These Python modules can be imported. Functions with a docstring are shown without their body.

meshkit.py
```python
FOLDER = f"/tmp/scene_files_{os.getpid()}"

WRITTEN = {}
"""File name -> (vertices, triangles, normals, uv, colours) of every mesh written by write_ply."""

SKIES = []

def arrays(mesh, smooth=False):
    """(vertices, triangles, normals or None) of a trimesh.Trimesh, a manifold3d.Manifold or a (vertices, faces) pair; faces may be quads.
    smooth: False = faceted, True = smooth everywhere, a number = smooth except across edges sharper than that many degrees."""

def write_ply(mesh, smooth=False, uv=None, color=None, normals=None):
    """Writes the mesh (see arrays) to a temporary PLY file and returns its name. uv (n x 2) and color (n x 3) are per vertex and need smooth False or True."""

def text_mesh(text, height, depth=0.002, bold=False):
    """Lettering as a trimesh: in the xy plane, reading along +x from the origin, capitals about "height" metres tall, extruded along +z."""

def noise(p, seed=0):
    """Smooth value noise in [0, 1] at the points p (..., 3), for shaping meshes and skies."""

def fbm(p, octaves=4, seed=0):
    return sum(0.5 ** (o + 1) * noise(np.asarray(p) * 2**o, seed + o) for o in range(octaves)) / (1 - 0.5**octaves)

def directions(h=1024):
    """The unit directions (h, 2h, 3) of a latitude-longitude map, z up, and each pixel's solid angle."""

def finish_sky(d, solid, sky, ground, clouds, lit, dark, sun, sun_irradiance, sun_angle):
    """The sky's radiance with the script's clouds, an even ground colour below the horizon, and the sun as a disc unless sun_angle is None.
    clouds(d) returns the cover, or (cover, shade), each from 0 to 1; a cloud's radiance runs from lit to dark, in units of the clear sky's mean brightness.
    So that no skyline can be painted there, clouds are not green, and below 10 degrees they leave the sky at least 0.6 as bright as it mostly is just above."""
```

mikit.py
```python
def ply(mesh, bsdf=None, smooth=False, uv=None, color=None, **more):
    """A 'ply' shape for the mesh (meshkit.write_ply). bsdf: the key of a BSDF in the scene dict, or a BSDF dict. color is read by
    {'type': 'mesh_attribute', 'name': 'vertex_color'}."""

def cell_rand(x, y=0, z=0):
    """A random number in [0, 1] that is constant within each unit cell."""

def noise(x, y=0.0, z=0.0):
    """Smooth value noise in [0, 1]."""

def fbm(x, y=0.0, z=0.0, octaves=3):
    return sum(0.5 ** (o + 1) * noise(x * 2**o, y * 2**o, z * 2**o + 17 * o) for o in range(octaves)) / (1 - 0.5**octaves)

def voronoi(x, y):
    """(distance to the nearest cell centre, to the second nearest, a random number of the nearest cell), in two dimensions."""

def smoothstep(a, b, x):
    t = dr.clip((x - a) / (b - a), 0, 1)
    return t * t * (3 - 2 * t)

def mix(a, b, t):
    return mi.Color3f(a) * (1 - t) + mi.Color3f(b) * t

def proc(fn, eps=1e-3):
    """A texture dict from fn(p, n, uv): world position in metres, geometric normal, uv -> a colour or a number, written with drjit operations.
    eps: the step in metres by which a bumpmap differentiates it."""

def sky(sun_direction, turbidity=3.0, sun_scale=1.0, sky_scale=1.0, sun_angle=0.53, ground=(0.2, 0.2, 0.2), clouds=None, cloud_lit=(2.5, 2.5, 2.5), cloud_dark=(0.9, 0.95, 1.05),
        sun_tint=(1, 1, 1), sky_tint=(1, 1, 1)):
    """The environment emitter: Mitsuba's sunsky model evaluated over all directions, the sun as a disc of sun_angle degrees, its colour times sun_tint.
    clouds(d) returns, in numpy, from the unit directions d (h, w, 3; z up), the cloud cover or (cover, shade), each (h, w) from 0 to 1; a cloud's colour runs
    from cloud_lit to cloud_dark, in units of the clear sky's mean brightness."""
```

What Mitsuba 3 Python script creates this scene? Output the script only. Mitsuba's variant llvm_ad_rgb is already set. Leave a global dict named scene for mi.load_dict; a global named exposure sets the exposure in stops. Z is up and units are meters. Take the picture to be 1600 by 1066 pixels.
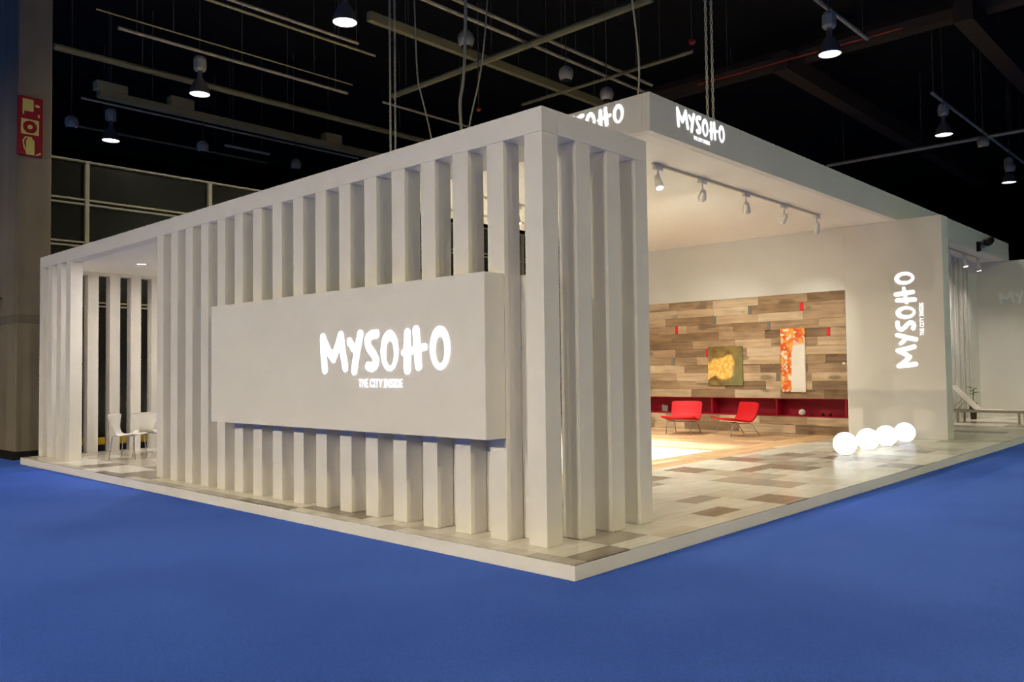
import math, random
import numpy as np, trimesh, mitsuba as mi, drjit as dr, mikit, meshkit
from shapely.geometry import LineString, Polygon, Point
from shapely import affinity, union_all

T = mi.ScalarTransform4f
scene, labels = {}, {}
rng = random.Random(7)

# ------------------------------------------------------------------ camera, light, exposure
F_PX, YAW, PITCH, ROLL = 1288.7, 43.166, 2.099, -0.701
CAM = np.array([-4.904, -3.978, 1.6])
_y, _p, _r = np.radians([YAW, PITCH, ROLL])
_fw = np.array([math.cos(_y) * math.cos(_p), math.sin(_y) * math.cos(_p), math.sin(_p)])
_rt = np.array([math.sin(_y), -math.cos(_y), 0.0])
_up = np.cross(_rt, _fw)
_up2 = -_rt * math.sin(_r) + _up * math.cos(_r)
scene['camera'] = {'type': 'perspective', 'fov': math.degrees(2 * math.atan(800 / F_PX)), 'fov_axis': 'x', 'near_clip': 0.05, 'far_clip': 300.0,
                   'to_world': T().look_at(origin=CAM.tolist(), target=(CAM + _fw).tolist(), up=_up2.tolist())}
exposure = 0.0

HALL = np.array([1.0, 0.88, 0.635])         # metal halide lamps of the hall
GREEN = np.array([0.80, 1.0, 0.60])
# (x, y, intensity, tint): lit high bay lamps at z = 9, on the hall's 9.3 x 6.4 m grid; those in front of the stand are behind the camera
LAMPS_SEEN = [(5.25, 10.27, 28, HALL), (5.2, 16.68, 50, HALL), (5.25, 22.74, 50, HALL), (14.34, 3.65, 50, HALL), (23.72, 3.78, 50, HALL), (33.13, 3.97, 50, HALL)]
LAMPS_BACK = [(-13.4, -2.6, 40, HALL), (-13.4, 3.8, 40, HALL), (-22.7, -2.6, 1080, HALL), (-22.7, 3.8, 1000, HALL), (-22.7, 10.2, 330, HALL),
              (5.2, -9.0, 30, HALL), (14.34, -9.0, 75, GREEN), (-4.1, -21.8, 760, np.array([1.0, 0.83, 0.44])), (-4.1, -9.0, 60, HALL)]
CUT, BEAM = 88.0, 52.0                     # reflector: full to BEAM degrees from straight down, nothing beyond CUT
WARM = np.array([0.96, 0.99, 0.84])
LAMP_Z = 9.0

# ------------------------------------------------------------------ materials
def rgb(r, g, b): return {'type': 'rgb', 'value': [float(r), float(g), float(b)]}
def srgb(r, g, b): return [((c / 255) / 12.92 if c / 255 <= 0.04045 else ((c / 255 + 0.055) / 1.055) ** 2.4) for c in (r, g, b)]
def pr(color, rough=0.6, spec=0.4, metal=0.0, **k):
    c = color if isinstance(color, dict) else rgb(*color)
    return {'type': 'twosided', 'b': {'type': 'principled', 'base_color': c, 'roughness': float(rough), 'specular': float(spec), 'metallic': float(metal), **k}}
def mat(name, d): scene[name] = d; return name

def _paint(p, n, uv):
    a = mikit.fbm(p.x * 1.3, p.y * 1.3, p.z * 1.3)
    return mikit.mix((0.74, 0.715, 0.67), (0.79, 0.765, 0.72), a)
M_WHITE = mat('m_white', pr(mikit.proc(_paint), 0.62, 0.3))
M_PILLAR = mat('m_ceiling_white', pr((0.84, 0.81, 0.755), 0.7, 0.2))
def _carpet(p, n, uv):
    a = mikit.fbm(p.x * 0.55, p.y * 0.55, 0.0, 4)
    f = mikit.noise(p.x * 160, p.y * 160, 0.0)
    c = mikit.mix((0.037, 0.094, 0.45), (0.050, 0.120, 0.53), mikit.smoothstep(0.25, 0.75, a))
    return c * (0.86 + 0.28 * f)
M_CARPET = mat('m_carpet', pr(mikit.proc(_carpet), 0.95, 0.1, sheen=0.3))
def _concrete(p, n, uv):
    a = mikit.fbm(p.x * 1.7, p.y * 1.7, p.z * 0.9, 5)
    s = mikit.noise(p.x * 5.0 + p.y * 5.0, 0.0, p.z * 0.18)
    joint = dr.select(dr.abs(p.z - 2.74) < 0.09, 0.72, 1.0)
    return mikit.mix((0.11, 0.092, 0.064), (0.26, 0.222, 0.16), 0.6 * a + 0.4 * s) * joint
M_CONC = mat('m_concrete', pr(mikit.proc(_concrete), 0.85, 0.2))
M_BLACK = mat('m_black', pr((0.012, 0.011, 0.010), 0.8, 0.2))
M_DARKSTEEL = mat('m_dark_steel', pr((0.10, 0.095, 0.07), 0.6, 0.3))
M_BROWN = mat('m_brown_beam', pr((0.05, 0.036, 0.026), 0.8, 0.2))
M_PIPE = mat('m_pipe', pr((0.76, 0.66, 0.45), 0.5, 0.4))
M_TRAY = mat('m_tray', pr((0.62, 0.52, 0.24), 0.6, 0.3))
M_OLIVE = mat('m_olive_pipe', pr((0.32, 0.29, 0.15), 0.6, 0.3))
M_REDPIPE = mat('m_red_paint', pr((0.35, 0.03, 0.02), 0.5, 0.4))
M_MULL = mat('m_mullion', pr((0.48, 0.46, 0.36), 0.5, 0.4))
M_CHROME = mat('m_chrome', {'type': 'roughconductor', 'material': 'Cr', 'alpha': 0.12})
M_CHAIN = mat('m_chain', pr((0.62, 0.60, 0.48), 0.45, 0.4, 0.4))
M_CABLE = mat('m_cable', pr((0.40, 0.38, 0.28), 0.7, 0.3))
M_RED = mat('m_red_leather', pr((0.50, 0.007, 0.011), 0.55, 0.2))
M_REDSHELF = mat('m_red_lacquer', pr((0.28, 0.004, 0.018), 0.5, 0.3))
M_REDTAB = mat('m_red_insert', pr((0.62, 0.02, 0.025), 0.5, 0.4))
M_GREYTAB = mat('m_grey_insert', pr((0.17, 0.15, 0.135), 0.5, 0.4))
M_PLASTIC = mat('m_white_plastic', pr((0.82, 0.80, 0.77), 0.35, 0.5))
M_HOUSING = mat('m_lamp_housing', pr((0.70, 0.65, 0.53), 0.5, 0.4))
M_REFL = mat('m_lamp_reflector', pr((0.16, 0.155, 0.145), 0.35, 0.5))
M_YELLOW = mat('m_yellow', pr((0.62, 0.40, 0.02), 0.6, 0.3))
M_SLING = mat('m_sling', pr((0.66, 0.60, 0.54), 0.8, 0.2))
M_ALU = mat('m_alu', pr((0.42, 0.38, 0.33), 0.45, 0.5, 0.3))
M_GREEN = mat('m_leaf', pr((0.10, 0.19, 0.03), 0.5, 0.4))
M_GREYLETTER = mat('m_grey_letter', pr((0.93, 0.93, 0.93), 0.6, 0.3))
M_GLOBE = mat('m_globe', pr((0.9, 0.9, 0.92), 0.4, 0.4))
M_SIGNRED = mat('m_fire_sign_red', pr((0.22, 0.006, 0.018), 0.5, 0.3))  # red darkened to stand in for the low light up the column
M_SIGNYEL = mat('m_fire_sign_symbol', pr((0.55, 0.48, 0.15), 0.5, 0.3))  # yellow dimmed likewise, the weak light put into its colour
M_GLASSDARK = mat('m_hall_glass', {'type': 'twosided', 'b': {'type': 'principled', 'base_color': rgb(0.012, 0.012, 0.010), 'roughness': 0.25, 'specular': 0.35}})

def wood_tex(c0, c1, seed, along):
    def fn(p, n, uv):
        u, w = ((p.x, p.y) if along == 'x' else (p.y, p.x)) if along in 'xy' else (p.y, p.z)
        g = mikit.fbm(u * 1.6 + seed * 3.1, w * 26.0 + seed, 0.3 * seed, 4)
        k = mikit.fbm(u * 3.0 + seed, w * 7.0, 2.0 + seed, 3)
        t = mikit.smoothstep(0.25, 0.75, 0.6 * g + 0.4 * k)
        if along != 'z': return mikit.mix(c0, c1, t)
        kn = mikit.smoothstep(0.80, 0.92, mikit.noise(u * 1.9 + 5.0 * seed, w * 6.5 + seed, 7.0))
        return mikit.mix(c0, c1, t) * (1 - 0.45 * kn)
    return mikit.proc(fn)
WALL_TONES = [((0.20, 0.118, 0.064), (0.34, 0.214, 0.124)), ((0.26, 0.160, 0.092), (0.43, 0.285, 0.175)), ((0.40, 0.270, 0.165), (0.58, 0.42, 0.275)),
              ((0.150, 0.086, 0.047), (0.27, 0.165, 0.093)), ((0.47, 0.34, 0.22), (0.64, 0.49, 0.34))]
M_WOOD = [mat(f'm_oak_{i}', pr(wood_tex(a, b, i + 1, 'z'), 0.55, 0.35)) for i, (a, b) in enumerate(WALL_TONES)]
TILE_TONES = [((0.55, 0.515, 0.455), (0.67, 0.64, 0.575)), ((0.47, 0.43, 0.37), (0.59, 0.55, 0.48)), ((0.33, 0.295, 0.24), (0.44, 0.40, 0.335)),
              ((0.165, 0.132, 0.10), (0.25, 0.208, 0.165)), ((0.27, 0.24, 0.205), (0.36, 0.325, 0.285))]
M_TILE = [mat(f'm_tile_{i}', pr(wood_tex(a, b, i + 11, 'x'), 0.22, 0.5)) for i, (a, b) in enumerate(TILE_TONES)]
FLOOR_TONES = [((0.52, 0.31, 0.16), (0.66, 0.42, 0.235)), ((0.62, 0.44, 0.29), (0.74, 0.56, 0.395)), ((0.33, 0.19, 0.105), (0.45, 0.275, 0.16)), ((0.40, 0.25, 0.14), (0.55, 0.36, 0.215)), ((0.74, 0.66, 0.55), (0.82, 0.75, 0.65))]
M_FLOORX = [mat(f'm_warm_floor_{i}', pr(wood_tex(a, b, i + 21, 'y' if i in (1, 2, 3) else 'x'), 0.34, 0.45)) for i, (a, b) in enumerate(FLOOR_TONES)]

# ------------------------------------------------------------------ helpers
def tm(v, f): return trimesh.Trimesh(np.asarray(v, float), np.asarray(f, int), process=False)
def cat(ms): return trimesh.util.concatenate(ms)
_cs = None
def cbox(x0, x1, y0, y1, z0, z1, b=0.004):
    """A box with chamfered edges (44 triangles)."""
    global _cs
    b = min(b, (x1 - x0) * 0.3, (y1 - y0) * 0.3, (z1 - z0) * 0.3)
    lo, hi = np.array([x0, y0, z0]), np.array([x1, y1, z1])
    pts = []
    for sx in (0, 1):
        for sy in (0, 1):
            for sz in (0, 1):
                s = np.array([sx, sy, sz])
                c = np.where(s, hi, lo)
                ins = np.where(s, -b, b)
                for a in range(3):
                    d = ins.copy(); d[a] = 0
                    pts.append(c + d)
    pts = np.array(pts)
    if _cs is None:
        ref = trimesh.convex.convex_hull(pts)
        # map hull vertices to our order
        from scipy.spatial import cKDTree
        _, idx = cKDTree(pts).query(ref.vertices)
        _cs = idx[ref.faces]
    return tm(pts, _cs)
_cs0 = cbox(0, 1, 0, 1, 0, 1, 0.1)

def tube(pts, r, n=8, closed_ends=True):
    pts = np.asarray(pts, float); k = len(pts)
    rr = np.broadcast_to(r, (k,))
    tg = np.gradient(pts, axis=0); tg /= np.linalg.norm(tg, axis=1, keepdims=True)
    up = np.array([0, 0, 1.0]) if abs(tg[0, 2]) < 0.9 else np.array([1.0, 0, 0])
    a = np.linspace(0, 2 * np.pi, n, endpoint=False); V = []
    u = np.cross(tg[0], up); u /= np.linalg.norm(u)
    for i in range(k):
        u = u - tg[i] * (u @ tg[i]); u /= np.linalg.norm(u); w = np.cross(tg[i], u)
        V.append(pts[i] + rr[i] * (np.cos(a)[:, None] * u + np.sin(a)[:, None] * w))
    V = np.vstack(V); F = []
    for i in range(k - 1):
        for j in range(n):
            p, q = i * n + j, i * n + (j + 1) % n
            F += [[p, q, q + n], [p, q + n, p + n]]
    if closed_ends:
        V = np.vstack([V, pts[0], pts[-1]]); c0, c1 = len(V) - 2, len(V) - 1
        for j in range(n):
            F += [[c0, (j + 1) % n, j], [c1, (k - 1) * n + j, (k - 1) * n + (j + 1) % n]]
    return tm(V, F)
def lathe(prof, n=24, at=(0, 0, 0)):
    """prof: (r, z) bottom to top; closed by points with r = 0."""
    V, F = [], []
    a = np.linspace(0, 2 * np.pi, n, endpoint=False)
    for r, z in prof: V += [[r * math.cos(t), r * math.sin(t), z] for t in a]
    for i in range(len(prof) - 1):
        for j in range(n):
            p, q = i * n + j, i * n + (j + 1) % n
            F += [[p, q, q + n], [p, q + n, p + n]]
    m = tm(V, F); m.apply_translation(at); return m
def place(m, rotz=0.0, loc=(0, 0, 0)):
    m = m.copy(); m.apply_transform(trimesh.transformations.rotation_matrix(rotz, [0, 0, 1])); m.apply_translation(loc); return m

_used = {}
def numbered(key):
    n = _used.get(key, -1) + 1; _used[key] = n
    return key if n == 0 else f'{key}_{n:03d}'
def obj(name, mesh, m, parent=None, smooth=False, emit=None, weight=1.0, **more):
    key = numbered(f'{parent}__{name}' if parent else name)
    d = mikit.ply(mesh, m, smooth=smooth, **more)
    if emit is not None:
        d['emitter'] = {'type': 'area', 'radiance': rgb(*emit), 'sampling_weight': float(weight)}
    scene[key] = d
    return key
def thing(name, label, category, group=None):
    key = numbered(name); labels[key] = {'label': label, 'category': category}
    if group: labels[key]['group'] = group
    return key
def tag(key, label, category, group=None):
    labels[key] = {'label': label, 'category': category}
    if group: labels[key]['group'] = group
    return key
def struct(name, mesh, m, label=None, **k):
    key = obj(name, mesh, m, **k); labels[key] = {'kind': 'structure'}
    if label: labels[key]['label'] = label
    return key
def partlabel(key, text): labels[key] = {'label': text}

# ------------------------------------------------------------------ the hall
ZP = 0.13                                             # top of the platform
struct('floor', cbox(-40, 60, -40, 40, -0.3, 0.0, 0.01), M_CARPET, 'blue exhibition carpet covering the hall floor around the white stand')
struct('ceiling', cbox(-40, 60, -40, 40, 13.0, 13.3, 0.01), M_BLACK, 'black painted hall ceiling above the lamps and pipes')
col = struct('wall_left', cbox(0.17, 0.79, 14.0, 15.6, 0.0, 12.99, 0.02), M_CONC, 'bare concrete hall column carrying the red fire sign')
k_ = obj('plinth', cbox(0.12, 0.84, 13.95, 15.65, 0.0, 0.16, 0.01), M_BLACK, col)
partlabel(k_, 'dark base of the column')
obj('cable_hook', tube([(0.165, 14.9, 3.2), (0.10, 14.9, 3.18), (0.09, 14.9, 3.06), (0.13, 14.9, 3.0)], 0.018, 6), M_BLACK, col)
obj('wall_plate', place(lathe([(0.0, -0.02), (0.14, -0.02), (0.14, 0.0), (0.0, 0.0)], 20), 0, (0, 0, 0)).apply_transform(trimesh.transformations.rotation_matrix(math.pi / 2, [1, 0, 0])).apply_translation((0.42, 13.985, 3.68)), M_CONC, col)

# glazed gallery front behind the column: frame bars and dark panes
WY = 15.3
zs = lambda z: 1.6 + (z - 1.6) * (WY + 3.98) / 28.48
xs = lambda x: -4.9 + (x + 4.9) * (WY + 3.98) / 28.48
win = struct('window_1', cbox(xs(3.9), 24.0, WY + 0.12, WY + 0.2, 0.0, zs(8.60), 0.005), M_BLACK, 'dark glazed gallery front with pale metal frame behind the stand')
hz = [zs(z) for z in (8.63, 7.37, 7.22, 5.97, 5.84, 5.43, 4.02, 3.90)]
vx = [xs(3.92)] + [xs(5.17 + 4.23 * k) for k in range(8)]
hb = [0.02, 0.02, 0.02, 0.02, 0.02, 0.02, 0.018, 0.018]
for z, b in zip(hz, hb): obj('frame_bar', cbox(vx[0], 24.0, WY - 0.03, WY + 0.05, z - b, z + b, 0.004), M_MULL, win)
for x in vx: obj('mullion', cbox(x - (0.045 if x > vx[0] else 0.02), x + (0.045 if x > vx[0] else 0.02), WY - 0.045, WY + 0.055, 0.0, zs(8.63), 0.004), M_MULL, win)
ev = vx + [24.0]; eh = sorted([0.0] + [hz[0], hz[1], hz[3], hz[5], hz[6]])
for i in range(len(ev) - 1):
    for j in range(len(eh) - 1):
        obj('pane', cbox(ev[i] + 0.05, ev[i + 1] - 0.05, WY + 0.06, WY + 0.075, eh[j] + 0.03, eh[j + 1] - 0.03, 0.002), M_GLASSDARK, win)
g = thing('guard_rail', 'low yellow guard rail on a dark kerb seen between the far end posts', 'guard rail')
obj('rail', cbox(0.95, 7.0, 14.62, 14.74, 0.13, 0.28, 0.01), M_YELLOW, g)
obj('kerb', cbox(0.95, 7.0, 14.60, 14.80, 0.0, 0.128, 0.01), M_BLACK, g)

# red fire equipment sign on the column
fs = thing('fire_sign', 'red fire equipment sign with yellow hose reel and extinguisher pictograms on the concrete column', 'sign')
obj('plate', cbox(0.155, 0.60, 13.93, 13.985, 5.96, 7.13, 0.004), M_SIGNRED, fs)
def flat(poly, y, d, m, parent, name, **k):
    ms = [trimesh.creation.extrude_polygon(q, d, engine='earcut') for q in getattr(poly, 'geoms', [poly])]
    v = cat(ms); v = tm(np.c_[v.vertices[:, 0], y - v.vertices[:, 2], v.vertices[:, 1]], v.faces[:, ::1])
    return obj(name, v, m, parent, **k)
def rect(x0, x1, z0, z1): return Polygon([(x0, z0), (x1, z0), (x1, z1), (x0, z1)])
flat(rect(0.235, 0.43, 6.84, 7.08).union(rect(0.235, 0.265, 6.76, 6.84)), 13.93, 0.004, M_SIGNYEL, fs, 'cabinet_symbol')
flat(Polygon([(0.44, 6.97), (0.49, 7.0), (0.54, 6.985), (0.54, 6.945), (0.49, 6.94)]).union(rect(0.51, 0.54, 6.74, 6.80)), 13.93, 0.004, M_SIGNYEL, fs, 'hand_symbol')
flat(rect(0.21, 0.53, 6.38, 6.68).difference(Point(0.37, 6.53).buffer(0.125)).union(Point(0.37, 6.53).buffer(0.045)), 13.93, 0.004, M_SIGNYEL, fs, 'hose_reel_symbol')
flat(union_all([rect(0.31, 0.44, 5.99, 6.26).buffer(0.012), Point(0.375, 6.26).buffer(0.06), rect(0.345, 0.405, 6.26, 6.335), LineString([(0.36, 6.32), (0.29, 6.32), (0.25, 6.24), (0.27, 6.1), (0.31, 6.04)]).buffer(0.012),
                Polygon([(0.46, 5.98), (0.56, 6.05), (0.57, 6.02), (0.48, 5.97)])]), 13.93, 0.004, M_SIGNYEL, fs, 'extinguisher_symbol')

# ------------------------------------------------------------------ pipes, trays and beams under the hall ceiling
def pipe_x(name, x0, x1, y, z, r, m, label, cat_='pipe', box=None, hang=()):
    t = thing(name, label, cat_)
    if box: obj('run', cbox(x0, x1, y - box[0] / 2, y + box[0] / 2, z - box[1] / 2, z + box[1] / 2, 0.004), m, t)
    else: obj('run', tube([(x0, y, z), ((x0 + x1) / 2, y, z), (x1, y, z)], r, 8), m, t, smooth=40)
    for x in hang: obj('hanger_rod', tube([(x, y, z + max(r, (box or (0, 0))[1] / 2)), (x, y, 12.995)], 0.012, 5), M_DARKSTEEL, t)
    return t
def pipe_y(name, y0, y1, x, z, r, m, label, cat_='pipe', hang=()):
    t = thing(name, label, cat_)
    obj('run', tube([(x, y0, z), (x, (y0 + y1) / 2, z), (x, y1, z)], r, 8), m, t, smooth=40)
    for y in hang: obj('hanger_rod', tube([(x, y, z + r), (x, y, 12.995)], 0.012, 5), M_DARKSTEEL, t)
    return t
pipe_x('conduit', 2.96, 9.63, 16.3, 10.0, 0.045, M_PIPE, 'pale straight conduit with capped end over the lamp nearest the fire sign', 'conduit', hang=(3.4, 6.2, 9.2))
pipe_x('conduit', 10.88, 14.7, 16.2, 10.0, 0.04, M_PIPE, 'short pale conduit just above the middle of the slatted front', 'conduit', hang=(11.4, 14.2))
pipe_x('conduit', 2.2, 9.3, 15.6, 10.0, 0.02, M_TRAY, 'thin dim conduit above and parallel to the pale capped conduit', 'conduit', hang=(4.0, 8.0))
pipe_x('ceiling_pipe', 2.28, 16.5, 18.6, 10.0, 0.09, M_OLIVE, 'thick olive pipe running behind the lamp nearest the fire sign', 'pipe', hang=(4.5, 9.0, 13.5))
t = pipe_x('cable_tray', 4.4, 15.2, 21.45, 9.99, 0, M_TRAY, 'yellowish cable tray with raised boxes at upper left', 'cable tray', box=(0.3, 0.2), hang=(6, 11))
for x, l, h in ((4.75, 0.9, 0.16), (6.9, 0.75, 0.2), (12.6, 0.7, 0.2)):
    obj('junction_box', cbox(x - l / 2, x + l / 2, 21.28, 21.62, 10.095, 10.095 + h * 1.6, 0.01), M_TRAY, t)
pipe_x('conduit', 4.2, 14.4, 22.25, 10.0, 0.035, M_PIPE, 'pale thin conduit below the yellowish cable tray', 'conduit', hang=(5, 9, 13))
pipe_x('conduit', 4.9, 12.2, 25.3, 10.0, 0.04, M_OLIVE, 'dim green pipe lowest on the left, level with the lowest lamp', 'pipe', hang=(6, 10))
t = pipe_x('fluorescent_batten', 8.9, 10.6, 22.4, 9.5, 0.05, M_PIPE, 'pale short batten below the cable tray near its middle', 'batten', hang=(9.2, 10.3))
pipe_x('steel_beam', 6.8, 16.2, 11.5, 10.0, 0, M_OLIVE, 'olive steel beam crossing behind the two hoist chains at upper centre', 'beam', box=(0.16, 0.22), hang=(8, 12, 15.5))
pipe_x('conduit', 6.6, 16.0, 9.92, 10.0, 0.045, M_PIPE, 'lower of the twin pale conduits running from the top centre to the roof corner', 'conduit', hang=(8.5, 12, 15.5))
pipe_x('conduit', 7.0, 15.6, 9.45, 10.02, 0.045, M_PIPE, 'upper of the twin pale conduits running from the top centre to the roof corner', 'conduit', hang=(8.5, 12, 15))
pipe_x('conduit', 3.2, 7.6, 13.0, 10.0, 0.04, M_PIPE, 'pale conduit at the top edge left of the brightest lamp', 'conduit', hang=(4, 7))
pipe_x('conduit', 3.4, 8.4, 13.35, 10.0, 0.035, M_TRAY, 'dim conduit beside the pale one left of the brightest lamp', 'conduit', hang=(4.2, 7.8))
pipe_x('conduit', 13.02, 17.11, 3.75, 10.2, 0.05, M_PIPE, 'pale conduit with capped end right of the lamp over the roof', 'conduit', hang=(13.4, 16.8))
pipe_x('conduit', 22.95, 35.4, 3.88, 10.2, 0.05, M_PIPE, 'pale conduit at far right reaching down to the farthest lamp', 'conduit', hang=(23.1, 28, 35))
pipe_y('ceiling_pipe', 2.0, 9.7, 29.0, 10.0, 0.07, M_PIPE, 'pale pipe rising to the right edge below the second lamp on the right', 'pipe', hang=(3, 6, 9))
pipe_y('ceiling_pipe', 6.0, 15.1, 10.4, 9.82, 0.09, M_OLIVE, 'thick olive pipe rising from the chains to the top centre', 'pipe', hang=(7, 11, 14.5))
pipe_y('ceiling_pipe', 7.0, 13.0, 13.8, 9.85, 0.05, M_OLIVE, 'short dim pipe right of the twin conduits', 'pipe', hang=(8, 12))
pipe_y('sprinkler_pipe', 3.0, 9.0, 17.5, 10.4, 0.03, M_REDPIPE, 'thin red sprinkler pipe above the roof corner', 'pipe', hang=(4, 8))
pipe_x('roof_beam', 20, 44, 7.5, 11.4, 0, M_BROWN, 'dark brown roof beam at upper right behind the second lamp', 'beam', box=(0.5, 0.6), hang=(24, 34))
pipe_x('roof_beam', 20, 44, 2.2, 11.4, 0, M_BROWN, 'dark brown roof beam at the right edge above the farthest lamp', 'beam', box=(0.5, 0.6), hang=(24, 34))
pipe_y('roof_beam', -6, 14, 21.5, 12.0, 0.35, M_BROWN, 'dark brown round duct crossing above the roof at upper right', 'duct', hang=(0, 10))

# hanging high bay lamps
bays = []
def high_bay(x, y, emit, label, group, seen=True, z=LAMP_Z):
    t = thing('high_bay_lamp', label, 'lamp', group)
    b = lathe([(0, 0.62), (0.12, 0.62), (0.17, 0.68), (0.17, 0.92), (0.13, 1.0), (0, 1.0)], 8); b.apply_translation((x, y, z))
    obj('ballast_box', b, M_HOUSING, t)
    r = lathe([(0.255, 0.0), (0.265, 0.0), (0.265, 0.03), (0.22, 0.20), (0.12, 0.38), (0.07, 0.44), (0.06, 0.62), (0.0, 0.62)], 24); r.apply_translation((x, y, z))
    obj('reflector', r, M_REFL, t, smooth=40)
    obj('hanger_rod', tube([(x, y, z + 1.0), (x, y, 12.995)], 0.012, 5), M_DARKSTEEL, t)
    a = np.linspace(0, 2 * np.pi, 24, endpoint=False)
    v = np.vstack([np.c_[0.25 * np.cos(a), 0.25 * np.sin(a), 0 * a + 0.012], [[0, 0, -0.03]]]); v += [x, y, z]
    m = tm(v, [[i, 24, (i + 1) % 24] for i in range(24)])
    if emit is None: obj('lens', m, M_REFL, t)
    else:
        k, tint = emit
        obj('lens', m, M_PLASTIC, t, emit=np.array([1.0, 1.0, 1.0]) * 8, weight=0.02)
        scene[f'high_bay_emitter_{len(bays):03d}'] = {'type': 'spot', 'intensity': rgb(*(tint * k)), 'cutoff_angle': CUT, 'beam_width': BEAM, 'to_world': T().look_at(origin=[x, y, z - 0.06], target=[x, y, 0], up=[0, 1, 0])}
        bays.append(1)
    return t
SEENL = ['lit high bay lamp at the top edge left of the hoist chains', 'lit high bay lamp under the pale capped conduit on the left',
         'lit high bay lamp lowest of the left row, nearest the fire sign', 'lit high bay lamp at upper right above the roof fascia, largest of the right row',
         'lit high bay lamp above the right end of the roof, second of the right row', 'lit high bay lamp at the right edge, smallest of all']
for (x, y, k, tint), lb in zip(LAMPS_SEEN, SEENL): high_bay(x, y, (k, tint), lb, 'lit high bay lamps')
for x, y, k, tint in LAMPS_BACK: high_bay(x, y, (k, tint), 'lit high bay lamp over the open hall in front of the stand', 'high bay lamps over the aisle')
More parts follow.
